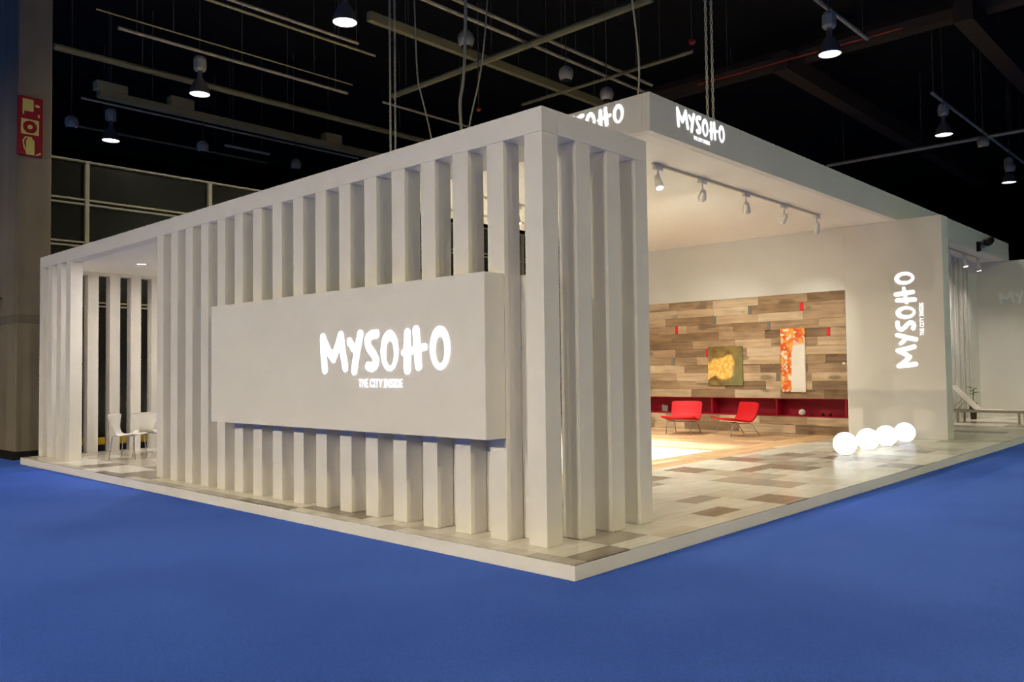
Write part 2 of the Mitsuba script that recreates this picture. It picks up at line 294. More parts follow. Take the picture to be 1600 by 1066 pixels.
for x, y, z, lb in ((7.65, 9.09, 9.0, 'round pale loudspeaker hanging at the top centre beside the slack cables'), (10.88, 8.87, 9.0, 'round beige loudspeaker hanging above the near corner of the slatted screen'),
                    (12.84, 9.07, 9.0, 'round pale loudspeaker just above the left fascia sign'), (3.7, 21.55, 9.0, 'round beige loudspeaker farthest left, above the lowest lamp'),
                    (7.6, 21.38, 9.0, 'round beige loudspeaker on the dim green pipe, middle of the left three'), (11.0, 21.3, 9.0, 'round beige loudspeaker just above the sloping top of the slatted front'),
                    (25.58, 3.1, 9.0, 'round dim loudspeaker below the crossing pale pipes at right'), (30.28, 3.33, 9.0, 'round dim loudspeaker right above the farthest lamp')):
    t = thing('hanging_loudspeaker', lb, 'loudspeaker')
    s = lathe([(0, -0.17), (0.13, -0.17), (0.17, -0.10), (0.19, 0.0), (0.16, 0.11), (0.08, 0.18), (0, 0.19)], 18); s.apply_translation((x, y, z))
    obj('shell', s, M_HOUSING, t, smooth=50)
    gr = lathe([(0, -0.185), (0.12, -0.185), (0.125, -0.171), (0, -0.171)], 18); gr.apply_translation((x, y, z)); obj('grille', gr, M_BLACK, t)
    obj('hanger_rod', tube([(x, y, z + 0.18), (x, y, 9.885 if 21.29 < y < 21.5 else 12.995)], 0.012, 5), M_DARKSTEEL, t)

# hoist chains and cables that carry the roof
def chain(x, y, z0, z1, label, group=None):
    t = thing('hoist_chain', label, 'chain', group)
    n = int((z1 - z0) / 0.075); ms = []
    a = np.linspace(0, 2 * np.pi, 9)[:-1]
    for i in range(n):
        z = z0 + (i + 0.5) * (z1 - z0) / n
        ring = np.c_[0.017 * np.cos(a), 0 * a, 0.046 * np.sin(a)]
        if i % 2: ring = ring[:, [1, 0, 2]]
        k = tube(np.vstack([ring, ring[:2]]), 0.0095, 4, False); k.apply_translation((x, y, z)); ms.append(k)
    k_ = obj('links', cat(ms), M_CHAIN, t); labels[k_] = {'kind': 'stuff', 'label': 'chain links'}
    obj('hook', tube([(x, y, z0 - 0.0), (x + 0.05, y, z0 - 0.06), (x, y, z0 - 0.12), (x, y, z0 - 0.2)], 0.018, 6), M_DARKSTEEL, t)
ROOF_TOP = 5.116
chain(4.28, 7.55, ROOF_TOP + 0.2, 12.9, 'left one of the pale hoist chains behind the middle of the slatted front')
chain(4.39, 7.55, ROOF_TOP + 0.2, 12.9, 'right one of the pale hoist chains behind the middle of the slatted front')
chain(6.19, 2.30, ROOF_TOP + 0.2, 12.9, 'left one of the pair of hoist chains above the front fascia sign')
chain(6.36, 2.30, ROOF_TOP + 0.2, 12.9, 'right one of the pair of hoist chains above the front fascia sign')
def cable(pts, label, r=0.014):
    from scipy.interpolate import CubicSpline
    p = np.array(pts, float); s = np.linspace(0, len(p) - 1, 8 * len(p))
    return tag(obj('hanging_cable', tube(CubicSpline(np.arange(len(p)), p)(s), r, 6), M_CABLE, smooth=True), label, 'cable')
cable([(4.15, 2.2, 5.12), (4.16, 2.2, 6.2), (4.10, 2.28, 7.4), (4.16, 2.2, 8.8), (4.15, 2.2, 12.98)], 'loose wavy cable hanging down to the front roof corner')
cable([(4.75, 6.9, 5.12), (4.68, 6.95, 5.9), (4.55, 7.05, 6.6), (4.5, 7.1, 7.6), (4.4, 7.2, 12.98)], 'thin wavy cable just right of the hoist chains')
cable([(4.95, 6.35, 5.12), (4.92, 6.4, 6.4), (4.95, 6.3, 7.4), (4.93, 6.3, 12.98)], 'thick cable in the middle of the bundle above the slatted front', 0.028)
cable([(4.9, 6.3, 5.12), (5.05, 6.15, 6.4), (5.2, 6.0, 8.0), (5.3, 5.9, 12.98)], 'pale slack cable leaning right above the slatted front')
t = thing('fire_sprinkler', 'small red fire sprinkler hanging above the slatted front', 'sprinkler')
obj('bulb', trimesh.creation.icosphere(2, 0.06).apply_translation((10.21, 11.3, 8.5)), M_REDPIPE, t, smooth=True)
obj('drop_pipe', tube([(10.21, 11.3, 8.55), (10.21, 11.3, 12.98)], 0.012, 6), M_DARKSTEEL, t)
t = thing('fire_sprinkler', 'small red fire sprinkler hanging left of the chains over the fascia sign', 'sprinkler')
obj('bulb', trimesh.creation.icosphere(2, 0.07).apply_translation((10.25, 4.93, 8.5)), M_REDPIPE, t, smooth=True)
obj('drop_pipe', tube([(10.25, 4.93, 8.56), (10.25, 4.93, 12.98)], 0.012, 6), M_DARKSTEEL, t)

# ------------------------------------------------------------------ the platform
XE = 24.6
pf = thing('platform', 'low white edged platform with plank floor carrying the whole stand on the blue carpet', 'platform')
obj('base', cbox(0.0, XE, 0.0, 13.05, 0.002, ZP - 0.012, 0.004), M_WHITE, pf)
tiles = []                                            # (x0, x1, y0, y1, tone)
YB = [0.0, 0.22, 0.495, 0.77, 1.045, 1.32, 1.595, 1.87, 2.145, 2.42, 2.695, 2.87]
fixed = {(0, 0): 3, (4, 1): 3, (6, 0): 3, (11, 4): 3, (10, 6): 3, (8, 2): 4, (5, 3): 4, (1, 1): 4, (9, 8): 3, (12, 5): 4, (7, 8): 3, (6, 7): 4, (13, 7): 4, (3, 6): 4, (14, 4): 3, (16, 6): 3, (12, 8): 3, (15, 2): 4}
span = {(8, 2): 4, (11, 4): 2, (0, 0): 1, (4, 1): 1, (6, 0): 2, (10, 6): 1, (5, 3): 1, (1, 1): 2, (9, 8): 2}
c = -1
while 0.15 + 0.58 * c < XE:
    x0, x1 = max(0.0, 0.15 + 0.58 * c), min(XE, 0.73 + 0.58 * c)
    j = 0
    while j < len(YB) - 1:
        n = span.get((c, j), rng.choice((1, 2, 2, 4) if x0 < 13.5 else (2, 4, 4)))
        n = min(n, len(YB) - 1 - j)
        for q in range(1, n):
            if (c, j + q) in fixed: n = q; break
        tone = fixed.get((c, j), rng.choices((0, 1, 2), (5, 3, 1))[0] if x0 < 6 else rng.choices((0, 1, 2, 3), (4, 4, 2, 0.7))[0])
        tiles.append((x0, x1, YB[j], YB[j + n], tone)); j += n
    c += 1
# the strip under the slatted front, out to the open bay
xc = [0.0, 0.15, 0.73, 1.31, 1.89, 2.47, 3.3]
for i in range(len(xc) - 1):
    y = 2.87
    while y < 13.05:
        l = rng.choice((0.55, 1.1, 1.1)); y1 = min(13.05, y + l)
        if 13.05 - y1 < 0.2: y1 = 13.05
        tone = rng.choices((0, 1, 2, 3), (4, 4, 3, 1.2))[0]
        tiles.append((xc[i], xc[i + 1], y, y1, tone)); y = y1
def floor_piece(a, name, mats, extra=0.0):
    x0, x1, y0, y1, tone = a
    return cbox(x0 + 0.0012, x1 - 0.0012, y0 + 0.0012, y1 - 0.0012, ZP - 0.0115, ZP + rng.uniform(-0.0006, 0.0006), 0.0015)
def nearness(a): return math.hypot((a[0] + a[1]) / 2 - CAM[0], (a[2] + a[3]) / 2 - CAM[1]) - 0.0 * (a[1] - a[0])
tiles.sort(key=nearness)
for a in tiles[:298]: obj('tile', floor_piece(a, 'tile', M_TILE), M_TILE[a[4]], pf)
if tiles[298:]:
    k_ = obj('far_tiles', cat([floor_piece(a, 'tile', M_TILE) for a in tiles[298:]]), M_TILE[1], pf); labels[k_] = {'kind': 'stuff', 'label': 'plank tiles at the far end'}
warm = []
x = 3.3                                               # warm border along the grey tiles
for r_ in range(4):
    x = 3.3 - (0, 0.5, 0.25, 0.8)[r_]
    while x < 12.857:
        x1 = x + 1.25; warm.append((max(3.3, x), min(12.857, x1), 2.87 + 0.175 * r_, 3.045 + 0.175 * r_, rng.choices((0, 1, 3), (5, 1, 2))[0])); x = x1
for i in range(20):                                   # planks beside the white floor, along y
    x0 = 8.4 + 4.457 / 20 * i; y = 3.57 - rng.uniform(0, 1.0)
    while y < 8.3:
        y1 = y + 1.3
        tone = rng.choices((1, 0), (5, 1))[0] if x0 < 9.7 else rng.choices((2, 3, 0), (4, 3, 1))[0]
        if max(3.57, y) < min(8.3, y1) - 0.02: warm.append((x0, x0 + 4.457 / 20, max(3.57, y), min(8.3, y1), tone))
        y = y1
for i in range(7):
    for j in range(6): warm.append((8.4 - 5.1 / 7 * (i + 1), 8.4 - 5.1 / 7 * i, 3.57 + 4.73 / 6 * j, 3.57 + 4.73 / 6 * (j + 1), 4))
for a in warm: obj('plank', floor_piece(a, 'plank', M_FLOORX), M_FLOORX[a[4]], pf)
obj('rear_deck', cbox(3.302, XE, 8.302, 13.05, ZP - 0.0115, ZP - 0.001, 0.002), M_TILE[1], pf)
obj('rear_deck', cbox(12.86, XE, 2.872, 8.30, ZP - 0.0115, ZP - 0.001, 0.002), M_TILE[1], pf)

# ------------------------------------------------------------------ the slatted screen round the front
XF, YF, ZF, ZS, PW, PITCHP = 0.299, 0.53, 3.84, 3.625, 0.205, 0.4525
ls = thing('slatted_screen', 'tall white slatted screen of square posts wrapping the front of the stand', 'screen')
Z0 = ZP + 0.001
posts = []
for k in range(17): posts.append((XF, XF + PW, YF + PITCHP * k, YF + PITCHP * k + PW))
for yr in (11.46, 11.92, 12.375, 12.83): posts.append((XF, XF + PW, yr, yr + PW))
for k in range(1, 4): posts.append((XF + PITCHP * k, XF + PITCHP * k + PW, YF, YF + PW))
for k in range(6): posts.append((0.67 + 0.408 * k, 0.67 + 0.408 * k + 0.2, 12.83, 13.035))
for x0, x1, y0, y1 in posts: obj('post', cbox(x0, x1, y0, y1, Z0, ZS, 0.003), M_WHITE, ls)
obj('beam', cbox(XF, XF + PW, YF, 13.035, ZS + 0.001, ZF, 0.004), M_WHITE, ls)
obj('beam', cbox(XF + PW + 0.001, XF + PITCHP * 3 + PW, YF, YF + PW, ZS + 0.001, ZF, 0.004), M_WHITE, ls)
obj('beam', cbox(XF + PW + 0.001, 3.0, 12.83, 13.035, ZS - 0.06, ZF, 0.004), M_WHITE, ls)
obj('bay_ceiling', cbox(XF + PW + 0.001, 3.0, 7.77, 12.828, ZS + 0.001, ZF - 0.002, 0.004), M_PILLAR, ls)
obj('inner_panel', cbox(XF + PW + 0.004, XF + PW + 0.06, 0.76, 7.97, Z0, 2.456, 0.003), M_WHITE, ls)
SBX = 0.05
sb = thing('sign_board', 'wide white sign box fixed across the slatted front with glowing lettering', 'sign board')
obj('box', cbox(SBX, XF - 0.002, 0.985, 5.835, 1.018, 2.455, 0.003), M_WHITE, sb)

# ------------------------------------------------------------------ lettering
LW = 0.0475
def line(*p): return LineString(p)
def brush(*strokes): return union_all([LineString(p).buffer(w) for p, w in strokes])
def ring(cx, cz, rx, rz, hx, hz, hcx, hcz):
    o = affinity.scale(Point(0, 0).buffer(1, 24), rx, rz); i = affinity.scale(Point(0, 0).buffer(1, 24), hx, hz)
    return affinity.translate(o, cx, cz).difference(affinity.translate(i, hcx, hcz))
LETTERS = {
 'letter_m': brush(([(0.011, 0.375), (0.022, 0.2), (0.046, 0.04)], LW), ([(0.011, 0.375), (0.10, 0.245), (0.198, 0.155), (0.27, 0.26), (0.333, 0.385), (0.37, 0.2), (0.407, 0.06)], LW)),
 'letter_y': brush(([(0.481, 0.322), (0.54, 0.255), (0.606, 0.214)], LW * 0.85), ([(0.663, 0.385), (0.60, 0.19), (0.56, 0.025)], LW)),
 'letter_s': brush(([(0.925, 0.378), (0.858, 0.378), (0.795, 0.35), (0.775, 0.307), (0.803, 0.246), (0.875, 0.186), (0.918, 0.126), (0.905, 0.078), (0.851, 0.052), (0.79, 0.067)], LW * 0.93)),
 'letter_o': ring(1.126, 0.211, 0.134, 0.198, 0.064, 0.122, 1.132, 0.186),
 'letter_h': brush(([(1.393, 0.365), (1.388, 0.03)], LW), ([(1.519, 0.388), (1.549, 0.062)], LW), ([(1.335, 0.186), (1.491, 0.21), (1.64, 0.232)], LW * 0.72)),
 'letter_o_2': ring(1.847, 0.217, 0.136, 0.199, 0.064, 0.124, 1.848, 0.198)}
_tg = meshkit.text_mesh('THE CITY INSIDE', 0.079, 0.006)
_b = _tg.bounds; _tg.apply_translation((-_b[0][0], 0, 0)); _tg.apply_scale([0.679 / (_b[1][0] - _b[0][0]), 1, 1]); _tg.apply_translation((0.635, -0.14, 0))
def lettering(label, frame, scale, emit, m, names=None, tagline=True, weight=0.02, depth=0.006):
    """frame maps (s, t, out) of the lettering to the world: 4 x 4."""
    t = thing('wall_sign', label, 'sign')
    S = np.diag([scale, scale, 1, 1.0])
    for n, poly in LETTERS.items():
        if names and n not in names: continue
        me = cat([trimesh.creation.extrude_polygon(q.simplify(0.002), depth, engine='earcut') for q in getattr(poly, 'geoms', [poly])])
        me.apply_transform(frame @ S)
        obj('letter_o' if n == 'letter_o_2' else n, me, m, t, emit=emit, weight=weight)
    if tagline:
        me = _tg.copy(); me.apply_transform(frame @ S); obj('tagline', me, m, t, emit=emit, weight=weight)
    return t
def frame_m(s, t, o, org): return np.array([[s[0], t[0], o[0], org[0]], [s[1], t[1], o[1], org[1]], [s[2], t[2], o[2], org[2]], [0, 0, 0, 1.0]])
GLOW = np.array([1.35, 1.38, 1.5])
lettering('large glowing white MYSOHO THE CITY INSIDE lettering on the sign box', frame_m((0, -1, 0), (0, 0, 1), (-1, 0, 0), (SBX - 0.001, 3.4, 1.6)), 1.0, GLOW, M_PLASTIC)

# ------------------------------------------------------------------ canopy roof of the main room
XR, YR, ZRB, ZRT, XEND, YBACK = 3.822, 1.776, 4.617, 5.116, 22.3, 7.9
rf = thing('canopy_roof', 'flat white canopy roof with deep fascia over the main room', 'roof')
obj('fascia', cbox(XR, XEND, YR, YR + 0.12, ZRB, ZRT, 0.004), M_WHITE, rf)
obj('fascia', cbox(XR, XR + 0.12, YR + 0.121, YBACK, ZRB, ZRT, 0.004), M_WHITE, rf)
obj('fascia', cbox(XR + 0.121, XEND, YBACK - 0.12, YBACK, ZRB, ZRT, 0.004), M_WHITE, rf)
obj('soffit', cbox(XR + 0.121, XEND, YR + 0.121, YBACK - 0.121, ZRB, ZRB + 0.1, 0.003), M_PILLAR, rf)
obj('roof_deck', cbox(XR + 0.121, XEND, YR + 0.121, YBACK - 0.121, ZRT - 0.1, ZRT - 0.01, 0.003), M_WHITE, rf)
lettering('small glowing MYSOHO sign with tagline on the front fascia of the canopy roof', frame_m((1, 0, 0), (0, 0, 1), (0, -1, 0), (4.47, YR - 0.001, 4.80)), 0.635, GLOW * 0.72, M_PLASTIC)
lettering('partly hidden glowing SOHO sign on the left fascia of the canopy roof', frame_m((0, -1, 0), (0, 0, 1), (-1, 0, 0), (XR - 0.001, 3.43, 4.80)), 0.635, GLOW * 0.72, M_PLASTIC, tagline=True)

# ------------------------------------------------------------------ back wall with wood niche
XP = 12.857
NY0, NY1, NZ1, SZ0, SZ1 = 2.875, 8.3, 3.252, 0.515, 0.912
wall = struct('wall_back', cat([cbox(XP, 13.26, 0.933, NY0, Z0, ZRB - 0.002, 0.004), cbox(XP, 13.26, NY0, NY1, NZ1, ZRB - 0.002, 0.003),
                                cbox(XP + 0.05, 13.26, NY0, NY1, SZ1 + 0.03, NZ1, 0.002), cbox(XP + 0.05, 13.26, NY0, NY1, Z0, SZ0 - 0.03, 0.002), cbox(13.22, 13.26, NY0, NY1, SZ0 - 0.03, SZ1 + 0.03, 0.002)]),
              M_WHITE, 'white end wall of the main room with a wood planked niche')
nrow = 12
rows = [(SZ1 + 0.004 + (NZ1 - SZ1 - 0.006) / nrow * i, SZ1 + 0.004 + (NZ1 - SZ1 - 0.006) / nrow * (i + 1)) for i in range(nrow)] + [(Z0 + 0.002, 0.322), (0.322, SZ0 - 0.004)]
inserts = [(3.844, 2.961, 'r'), (3.256, 2.38, 'r'), (7.059, 2.572, 'r'), (6.214, 2.009, 'r'), (7.187, 1.794, 'g'), (6.006, 2.773, 'g'), (4.624, 2.584, 'g'), (4.438, 1.399, 'g'), (5.088, 2.979, 'g')]
wr = random.Random(21)
for i, (z0, z1) in enumerate(rows):
    cuts = sorted([(y - 0.04, y + 0.04, k) for y, z, k in inserts if z0 < z <= z1])
    y = NY0 + 0.003; prev = None
    stop = wr.uniform(0.35, 1.3)
    while y < NY1 - 0.004:
        nxt = next((c_ for c_ in cuts if c_[0] > y - 1e-6), None)
        end = min(NY1 - 0.003, y + stop, nxt[0] if nxt else 99)
        if NY1 - end < 0.15: end = NY1 - 0.003
        if nxt and 0 < nxt[0] - end < 0.12: end = nxt[0]
        tone = wr.choice([q for q in (0, 1, 1, 2, 2, 3, 4) if q != prev]); prev = tone
        obj('plank', cbox(XP + wr.uniform(0.0, 0.01), XP + 0.048, y + 0.001, end - 0.001, z0 + 0.001, z1 - 0.001, 0.0015), M_WOOD[tone], wall)
        y = end; stop = wr.uniform(0.8, 1.5)
        if nxt and abs(end - nxt[0]) < 1e-6:
            k_ = obj('insert', cbox(XP - 0.004, XP + 0.048, nxt[0] + 0.001, nxt[1] - 0.001, z0 + 0.001, z1 - 0.001, 0.002), M_REDTAB if nxt[2] == 'r' else M_GREYTAB, wall)
            partlabel(k_, 'bright red insert between planks' if nxt[2] == 'r' else 'dark grey insert between planks')
            y = nxt[1]
sh = thing('wall_shelf', 'long red recessed shelf with dividers set in the wood planked wall', 'shelf')
obj('top_panel', cbox(XP - 0.006, 13.21, NY0 + 0.002, NY1 - 0.002, SZ1 - 0.014, SZ1 + 0.002, 0.002), M_REDSHELF, sh)
obj('bottom_panel', cbox(XP - 0.006, 13.21, NY0 + 0.002, NY1 - 0.002, SZ0 - 0.002, SZ0 + 0.018, 0.002), M_REDSHELF, sh)
obj('back_panel', cbox(13.195, 13.21, NY0 + 0.002, NY1 - 0.002, SZ0 + 0.019, SZ1 - 0.015, 0.002), M_REDSHELF, sh)
for y in (6.10, 4.46, NY0 + 0.022, NY1 - 0.042): obj('divider', cbox(XP - 0.004, 13.194, y, y + 0.04, SZ0 + 0.019, SZ1 - 0.015, 0.002), M_REDSHELF, sh)
ZSH = SZ0 + 0.019
# things on the shelf
t = thing('picture_frame', 'small silver picture frame standing at the left of the red shelf', 'picture frame')
obj('frame', cat([cbox(12.95, 12.97, 7.42, 7.59, ZSH, ZSH + 0.02, 0.002), cbox(12.95, 12.97, 7.42, 7.59, ZSH + 0.15, ZSH + 0.17, 0.002), cbox(12.95, 12.97, 7.42, 7.445, ZSH + 0.02, ZSH + 0.15, 0.002), cbox(12.95, 12.97, 7.565, 7.59, ZSH + 0.02, ZSH + 0.15, 0.002)]), M_CHROME, t)
obj('picture', cbox(12.962, 12.968, 7.445, 7.565, ZSH + 0.02, ZSH + 0.15, 0.001), M_GREYTAB, t)
def ball(name, x, y, r, m, lb, cat_):
    s = trimesh.creation.icosphere(3, r); s.vertices[:, 2] = np.maximum(s.vertices[:, 2], -0.93 * r); s.apply_translation((x, y, ZSH + 0.93 * r)); tag(obj(name, s, m, smooth=40), lb, cat_)
ball('decorative_ball', 12.95, 3.93, 0.075, M_SLING, 'pale decorative ball on the right part of the red shelf', 'ball')
for y, r, lb in ((3.70, 0.02, 'tiny dark knick-knack beside the pale ball on the shelf'), (3.46, 0.035, 'dark round pebble ornament, left of the two right of the ball'), (3.30, 0.035, 'dark round pebble ornament at the right end of the red shelf')):
    ball('pebble_ornament', 12.95, y, r, M_BLACK, lb, 'ornament')
# abstract canvases
def _gold(p, n, uv):
    u, v = (6.18 - p.y) / 0.9, (p.z - 1.2) / 0.92
    a = mikit.fbm(u * 5, v * 5, 3.0, 4); spk = mikit.noise(u * 22, v * 22, 1.0)
    base = mikit.mix((0.14, 0.085, 0.022), (0.26, 0.17, 0.05), mikit.smoothstep(0.3, 0.7, a))
    base = mikit.mix(base, (0.20, 0.19, 0.085), mikit.smoothstep(0.55, 0.95, u + 0.5 * (0.5 - v)) * 0.7)
    band = mikit.smoothstep(0.30, 0.22, dr.abs(v - 0.46 - 0.12 * (u - 0.4) + 0.25 * (a - 0.5))) * mikit.smoothstep(0.80, 0.68, u + 0.2 * (a - 0.5))
    gold = mikit.mix((0.72, 0.37, 0.06), (0.86, 0.56, 0.17), mikit.smoothstep(0.3, 0.7, spk))
    return mikit.mix(base, gold, band)
def _bands(p, n, uv):
    u, v = (4.335 - p.y) / 0.56, (p.z - 1.055) / 1.43
    a = mikit.fbm(u * 6, v * 15, 3.0, 4); sp = mikit.noise(u * 12, v * 30, 5.0)
    orange = mikit.mix((0.72, 0.10, 0.02), (0.82, 0.36, 0.07), mikit.smoothstep(0.35, 0.65, a))
    orange = mikit.mix(orange, (0.82, 0.70, 0.58), mikit.smoothstep(0.66, 0.74, sp))
    cream = mikit.mix((0.80, 0.74, 0.66), (0.84, 0.79, 0.72), a)
    edge = 0.46 + 0.10 * (v - 0.5) + 0.12 * (a - 0.5)
    m = mikit.smoothstep(edge - 0.02, edge + 0.02, u) * mikit.smoothstep(0.80, 0.72, v + 0.1 * (a - 0.5))
    return mikit.mix(orange, cream, m)
M_ART1 = mat('m_canvas_gold', pr(mikit.proc(_gold), 0.6, 0.3)); M_ART2 = mat('m_canvas_orange', pr(mikit.proc(_bands), 0.6, 0.3))
t = thing('canvas_painting', 'square abstract canvas in golden yellow and olive hanging on the wood wall', 'painting')
obj('canvas', cbox(XP - 0.05, XP - 0.006, 5.28, 6.178, 1.2, 2.125, 0.006), M_ART1, t); obj('stretcher_bar', cbox(XP - 0.0055, XP - 0.0005, 5.32, 6.14, 1.24, 2.085, 0.001), M_BROWN, t)
t = thing('canvas_painting', 'tall narrow abstract canvas in orange and cream hanging on the wood wall', 'painting')
obj('canvas', cbox(XP - 0.05, XP - 0.006, 3.772, 4.336, 1.055, 2.485, 0.006), M_ART2, t); obj('stretcher_bar', cbox(XP - 0.0055, XP - 0.0005, 3.81, 4.30, 1.095, 2.445, 0.001), M_BROWN, t)
tag(obj('wall_socket', cbox(XP - 0.014, XP - 0.0005, 2.90, 2.97, 1.66, 1.70, 0.003), M_PLASTIC), 'small white switch plate at the right edge of the wood wall', 'switch')
lettering('glowing white MYSOHO lettering running up the end wall beside the wood niche', frame_m((0, 0, 1), (0, 1, 0), (-1, 0, 0), (XP - 0.001, 1.45, 1.60)), 0.975, GLOW, M_PLASTIC)

# ------------------------------------------------------------------ terrace at the far right
we = struct('wall_right', cat([cbox(22.2, 22.45, 0.1, 2.80, Z0, ZRB - 0.003, 0.004)]), M_WHITE, 'white end wall of the terrace with faint raised lettering')
lettering('unlit pale grey MYSOHO lettering at the right edge on the terrace wall', frame_m((0, -1, 0), (0, 0, 1), (-1, 0, 0), (22.199, 2.02, 3.37)), 0.86, None, M_GREYLETTER, depth=0.012)
ts = thing('slatted_screen', 'white slatted screen with solid panel at the back of the far terrace', 'screen')
for k in range(16): obj('post', cbox(14.1 + 0.4525 * k, 14.1 + 0.4525 * k + PW, 2.60, 2.80, Z0, ZRB - 0.003, 0.003), M_WHITE, ts)
obj('panel', cbox(21.25, 22.198, 2.60, 2.80, Z0, ZRB - 0.003, 0.003), M_WHITE, ts)
ws_ = obj('backing_panel', cbox(13.27, 21.249, 3.15, 3.2, Z0, ZRB - 0.003, 0.003), M_WHITE, ts)

lg = thing('sun_lounger', 'grey framed sun lounger with raised pale sling back on the far terrace', 'sun lounger')
LX0, LX1 = 18.55, 19.2
obj('frame', cat([cbox(LX0, LX0 + 0.04, 0.62, 2.55, 0.40, 0.455, 0.004), cbox(LX1 - 0.04, LX1, 0.62, 2.55, 0.40, 0.455, 0.004), cbox(LX0 + 0.041, LX1 - 0.041, 0.62, 0.66, 0.40, 0.455, 0.004), cbox(LX0 + 0.041, LX1 - 0.041, 2.51, 2.55, 0.40, 0.455, 0.004)]), M_ALU, lg)
for xx in (LX0, LX1 - 0.045):
    for yy in (0.86, 2.24): obj('leg', cbox(xx, xx + 0.045, yy, yy + 0.05, Z0, 0.399, 0.004), M_ALU, lg)
obj('seat_sling', cbox(LX0 + 0.01, LX1 - 0.01, 0.66, 1.86, 0.456, 0.474, 0.004), M_SLING, lg)
bk = cbox(LX0 + 0.01, LX1 - 0.01, 0, 0.86, 0, 0.02, 0.004); bk.apply_transform(trimesh.transformations.rotation_matrix(math.radians(46), [1, 0, 0])); bk.apply_translation((0, 1.87, 0.465))
obj('back_sling', bk, M_SLING, lg)
for xx in (LX0 + 0.03, LX1 - 0.03): obj('back_strut', tube([(xx, 2.15, 0.74), (xx, 2.42, 0.46)], 0.01, 6), M_ALU, lg)
pl = thing('potted_plant', 'small green plant in a tall slim pot behind the sun lounger', 'plant')
PX, PY = 20.3, 2.33
pot = lathe([(0, 0), (0.07, 0), (0.10, 0.45), (0.085, 0.45), (0.06, 0.42), (0, 0.42)], 16); pot.apply_translation((PX, PY, Z0)); obj('pot', pot, M_BROWN, pl, smooth=40)
obj('stem', tube([(PX, PY, 0.5), (PX + 0.01, PY, 0.75), (PX, PY - 0.02, 0.95)], 0.012, 6), M_GREEN, pl)
for q in range(7):
    a = q * 2.4; v = np.array([[0, 0, 0], [0.07, 0.03, 0.03], [0.17, 0, 0.02], [0.07, -0.03, 0.03]]); v = np.vstack([v, v - [0, 0, 0.003]])
    m = tm(v, [[0, 1, 2], [0, 2, 3], [4, 6, 5], [4, 7, 6], [0, 4, 5], [0, 5, 1], [1, 5, 6], [1, 6, 2], [2, 6, 7], [2, 7, 3], [3, 7, 4], [3, 4, 0]])
    obj('leaf', place(m, a, (PX, PY, 0.78 + 0.035 * q)), M_GREEN, pl)
pj = thing('projector_lamp', 'small black projector lamp on a bracket at the far end of the front fascia', 'projector lamp')
obj('bracket', cat([cbox(18.84, 18.88, YR - 0.10, YR - 0.002, 4.55, 4.80, 0.003), cbox(18.84, 19.3, YR - 0.10, YR - 0.07, 4.75, 4.78, 0.003)]), M_BLACK, pj)
hd = lathe([(0, 0), (0.09, 0), (0.11, 0.12), (0.11, 0.30), (0.09, 0.32), (0, 0.32)], 14); hd.apply_transform(trimesh.transformations.rotation_matrix(math.radians(70), [0, 1, 0])); hd.apply_translation((19.25, YR - 0.16, 4.80)); obj('head', hd, M_BLACK, pj, smooth=40)
hl = lathe([(0, 0.321), (0.08, 0.321), (0.08, 0.33), (0, 0.33)], 14); hl.apply_transform(trimesh.transformations.rotation_matrix(math.radians(70), [0, 1, 0])); hl.apply_translation((19.25, YR - 0.16, 4.80)); obj('lens', hl, M_CHROME, pj)

# ------------------------------------------------------------------ track lights
spots = []
def track(x0, x1, y, label):
    t = tag(obj('light_track', cbox(x0, x1, y - 0.022, y + 0.022, ZRB - 0.042, ZRB - 0.001, 0.003), M_HOUSING), label, 'light track')
def track_spot(x, y, target, label, group, power, lens=6.0, cutoff=38, warm=WARM, drop=0.17):
    t = thing('track_spotlight', label, 'spotlight', group)
    zt = ZRB - 0.043
    obj('adapter', cbox(x - 0.10, x + 0.10, y - 0.03, y + 0.03, zt - 0.055, zt - 0.001, 0.004), M_PLASTIC, t)
    piv = np.array([x, y, zt - 0.055 - drop])
    obj('arm', tube([(x, y, zt - 0.054), (x, y, piv[2] + 0.04)], 0.014, 8), M_PLASTIC, t)
    d = np.asarray(target, float) - piv; d /= np.linalg.norm(d)
    h = lathe([(0.0, -0.115), (0.03, -0.115), (0.045, -0.09), (0.055, -0.02), (0.066, 0.08), (0.07, 0.115), (0.062, 0.115), (0.0, 0.10)], 20)
    R = trimesh.geometry.align_vectors([0, 0, 1], d); R[:3, 3] = piv; h.apply_transform(R)
    obj('lamp_head', h, M_PLASTIC, t, smooth=40)
    a = np.linspace(0, 2 * np.pi, 16, endpoint=False)
    v = np.vstack([np.c_[0.06 * np.cos(a), 0.06 * np.sin(a), 0 * a + 0.113], [[0, 0, 0.116]]])
    l = tm(v, [[16, i, (i + 1) % 16] for i in range(16)]); l.apply_transform(R)
    obj('lens', l, M_PLASTIC, t, emit=warm * lens if power else None, weight=0.02)
    if power:
        o = piv + d * 0.16
        scene[f'spot_emitter_{len(spots):03d}'] = {'type': 'spot', 'intensity': rgb(*(warm * power)), 'cutoff_angle': float(cutoff), 'beam_width': float(cutoff * 0.45), 'to_world': T().look_at(origin=o.tolist(), target=(o + d).tolist(), up=[0.3, 0.4, 0.9])}
        spots.append(1)
track(5.2, 11.06, 2.65, 'long grey light track under the canopy ceiling of the main room')
